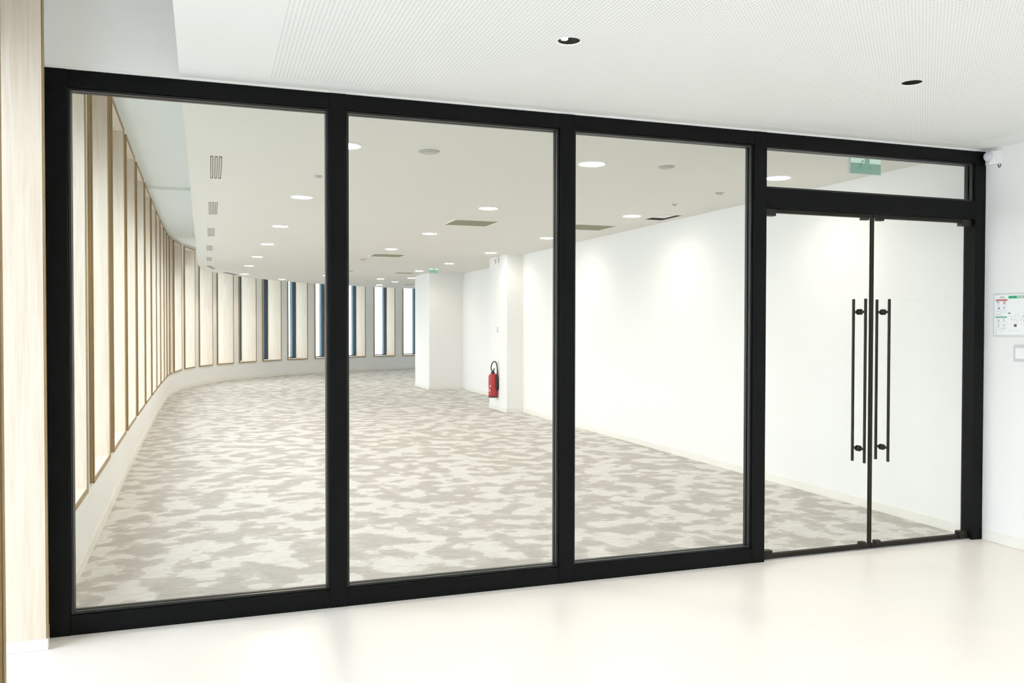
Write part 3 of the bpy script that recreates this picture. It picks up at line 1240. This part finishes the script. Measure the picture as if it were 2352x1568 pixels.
# ------------------------------------------------------------------ detector in the top right corner
sd = empty('motion_detector', (XR_FOY, -.045, 2.66))
tag(sd, 'white round motion detector in the corner above the right partition post', 'motion detector')
m = MB()
m.prism([(0, .03), (-.03, .03), (-.045, -.02), (-.03, -.075), (0, -.085)], -.062, .030)
m.build('housing', M_white, sd, bevel=.006)
m = MB()
Mx = Matrix.Translation((-.030, -.006, -.005)) @ Vector((-.80, -.58, -.05)).to_track_quat('Z', 'Y').to_matrix().to_4x4()
m.lathe([(.036, 0), (.036, .018), (.031, .026), (.018, .031), (.002, .033)], Mx, 32)
m.build('round_lens', M_grey, sd)
m = MB()
m.tube([(-.004, -.052, -.062), (-.004, -.054, -.078), (-.004, -.062, -.086), (-.004, -.070, -.078), (-.004, -.072, -.062)],
       .003, 8)
m.build('cable_loop', M_ink, sd)

# ------------------------------------------------------------------ evacuation plan on the foyer wall
WX = XR_FOY
ep_ = empty('evacuation_plan', (WX, -.08, 1.43))
tag(ep_, 'framed evacuation plan with a green title bar on the right foyer wall', 'evacuation plan')


def U_(px, cy):
    """photo-sheet coordinates -> local (y, z): px across the sheet, cy from its top."""
    return (-(px - 2278.5) * .00338, .2745 * (1 - cy))


def sheet_box(mb, px0, c0, px1, c1, d, mi=0, base=.006):
    y0, z1 = U_(px0, c0)
    y1, z0 = U_(px1, c1)
    mb.box((-base - d, min(y0, y1), z0), (-base + .0001, max(y0, y1), z1), mi)


m = MB()
m.box((-.006, -.425, -.012), (-.0005, .006, .282))
m.build('acrylic_frame', M_edge, ep_, bevel=.0015)
m = MB()
m.box((-.0066, -.415, .002), (-.006, -.004, .272))
m.build('paper', M_paper, ep_)
m = MB()
# crop-based layout: (x in 7.84/px crop from 2250, y from 290..1035)
CX = lambda x: 2250 + x / 7.84
CY = lambda y: (y - 290) / 745.0
sheet_box(m, CX(485), CY(318), CX(1600), CY(366), .0010)
m.build('title_bar', M_green, ep_)
m = MB()
sheet_box(m, CX(255), CY(378), CX(470), CY(404), .0010)
m.build('alarm_heading_bar', M_redprint, ep_)
m = MB()
sheet_box(m, CX(248), CY(692), CX(462), CY(718), .0010)
m.build('evacuation_heading_bar', M_tealprint, ep_)
RT = Matrix(((0, 0, -1, 0), (-1, 0, 0, 0), (0, 1, 0, 0), (0, 0, 0, 1)))   # text: right = -y, up = +z, faces -x


def wtext(name, s, cx_, cy_, size, mt, bold=0.0):
    y, z = U_(CX(cx_), CY(cy_))
    M_ = Matrix.Translation((-.0072, y, z)) @ RT
    return text_mesh(name, s, size, M_, mt, ep_, bold=bold)


wtext('title_text', "PLAN D'EVACUATION", 636, 360, .0205, M_paper, .0004)
wtext('heading_text', 'EN CAS', 336, 345, .0095, M_ink, .0003)
rnd = random.Random(4)
for (x, y, mi) in ((300, 435, 0), (415, 435, 2), (305, 540, 0), (415, 535, 0), (305, 757, 1), (410, 757, 1), (312, 857, 1),
                   (408, 852, 1)):
    ic = MB()
    if mi == 2:
        sheet_box(ic, CX(x - 22), CY(y - 22), CX(x + 22), CY(y + 22), .0009, 2)
        sheet_box(ic, CX(x - 8), CY(y - 12), CX(x + 14), CY(y + 10), .0013, 3)
    else:
        for k in range(5):
            a = rnd.uniform(-20, 10)
            b_ = rnd.uniform(-22, 12)
            sheet_box(ic, CX(x + a), CY(y + b_), CX(x + a + rnd.uniform(8, 18)), CY(y + b_ + rnd.uniform(8, 16)),
                      .0009 + k * .00005, mi)
    ic.build('pictogram', [M_ink, M_tealprint, M_redprint, M_paper], ep_)
tx = MB()
for (x0, x1, y) in ((275, 335, 478), (275, 330, 490), (375, 460, 480), (270, 330, 588), (270, 318, 600), (330, 470, 580),
                    (325, 455, 612), (250, 390, 655), (262, 340, 664), (265, 350, 795), (270, 352, 808), (385, 450, 785),
                    (260, 340, 893), (362, 452, 905), (365, 440, 918), (260, 430, 940), (345, 405, 972), (500, 560, 955),
                    (605, 655, 955), (280, 455, 358)):
    sheet_box(tx, CX(x0), CY(y - 2.5), CX(x1), CY(y + 2.5), .0009)
tx.build('fine_print', M_paleink, ep_)
fp = MB()


def fline(x0, y0, x1, y1):
    sheet_box(fp, CX(min(x0, x1) - 1.5), CY(min(y0, y1) - 1.5), CX(max(x0, x1) + 1.5), CY(max(y0, y1) + 1.5), .0009)


for (x0, y0, x1, y1) in ((540, 690, 600, 690), (540, 690, 540, 745), (540, 745, 640, 745), (600, 690, 600, 720),
                         (620, 650, 620, 700), (620, 650, 670, 650), (670, 650, 670, 690), (640, 700, 700, 700),
                         (700, 700, 700, 770), (580, 765, 700, 765), (640, 745, 640, 800), (600, 800, 660, 800),
                         (740, 680, 740, 740), (740, 680, 800, 680), (770, 500, 770, 720), (770, 560, 860, 560),
                         (770, 620, 900, 620), (820, 500, 820, 820), (900, 480, 900, 840), (770, 500, 900, 500),
                         (740, 740, 900, 740), (760, 800, 980, 800), (980, 560, 980, 840), (900, 560, 980, 560),
                         (1080, 600, 1080, 800), (980, 600, 1160, 600), (980, 700, 1160, 700), (1160, 560, 1160, 840),
                         (700, 840, 1160, 840), (720, 720, 720, 840)):
    fline(x0, y0, x1, y1)
for (x, y, s) in ((755, 690, 12), (765, 780, 12), (600, 740, 7), (553, 755, 8), (785, 765, 8), (645, 820, 6)):
    sheet_box(fp, CX(x - s), CY(y - s), CX(x + s), CY(y + s), .001)
fp.build('floor_drawing', M_paleink, ep_)
mk = MB()
sheet_box(mk, CX(482), CY(625), CX(525), CY(645), .0012)
mk.build('position_marker', M_ink, ep_)
mk = MB()
sheet_box(mk, CX(587), CY(835), CX(635), CY(885), .0012)
mk.build('position_marker', M_ink, ep_)
for (x, y) in ((262, 990), (1500, 990)):
    m = MB()
    yy, zz = U_(CX(x), CY(y))
    m.lathe([(.004, 0), (.004, .0016), (.002, .0022)],
            Matrix.Translation((-.006, yy, zz)) @ Matrix.Rotation(-math.pi / 2, 4, 'Y'), 14)
    m.build('fixing_screw', M_chrome, ep_)

# grey control box below the plan
bx = empty('wall_switch_box', (WX, -.30, 1.31))
tag(bx, 'pale grey box on the right wall just below the evacuation plan', 'switch box')
m = MB()
m.box((-.022, -.055, -.055), (-.0005, .055, .055))
m.build('housing', M_grey, bx, bevel=.006)
m = MB()
m.box((-.0235, -.035, -.035), (-.0222, .035, .035))
m.build('cover_plate', M_white, bx)

# ------------------------------------------------------------------ outdoors
m = MB()
m.box((-60, -40, -.4), (60, 80, -.2))
structure(m.build('ground', M_ground), 'pale paved ground outdoors beyond the windows', 'ground')
tr_ = empty('tree', (-1.2, 31.5, -.2))
tag(tr_, 'green leafy tree glimpsed outdoors through a far window', 'tree')
m = MB()
m.tube([(0, 0, 0), (.05, 0, 1.2), (0, .05, 2.4), (.1, 0, 3.6)], .13, 10)
m.build('trunk', M_bark, tr_)
m = MB()
rnd = random.Random(8)
for k in range(900):
    th, ph, rr_ = rnd.uniform(0, 6.283), math.acos(rnd.uniform(-1, 1)), 1.9 * rnd.random() ** .4
    c = Vector((rr_ * math.sin(ph) * math.cos(th), rr_ * math.sin(ph) * math.sin(th), 3.9 + 1.1 * rr_ * math.cos(ph)))
    u = Vector((rnd.gauss(0, 1), rnd.gauss(0, 1), rnd.gauss(0, 1))).normalized() * .16
    v = u.orthogonal().normalized() * .09
    m.add([c - u, c + v, c + u, c - v], [(0, 1, 2, 3)])
m.build('foliage', M_leaf, tr_)
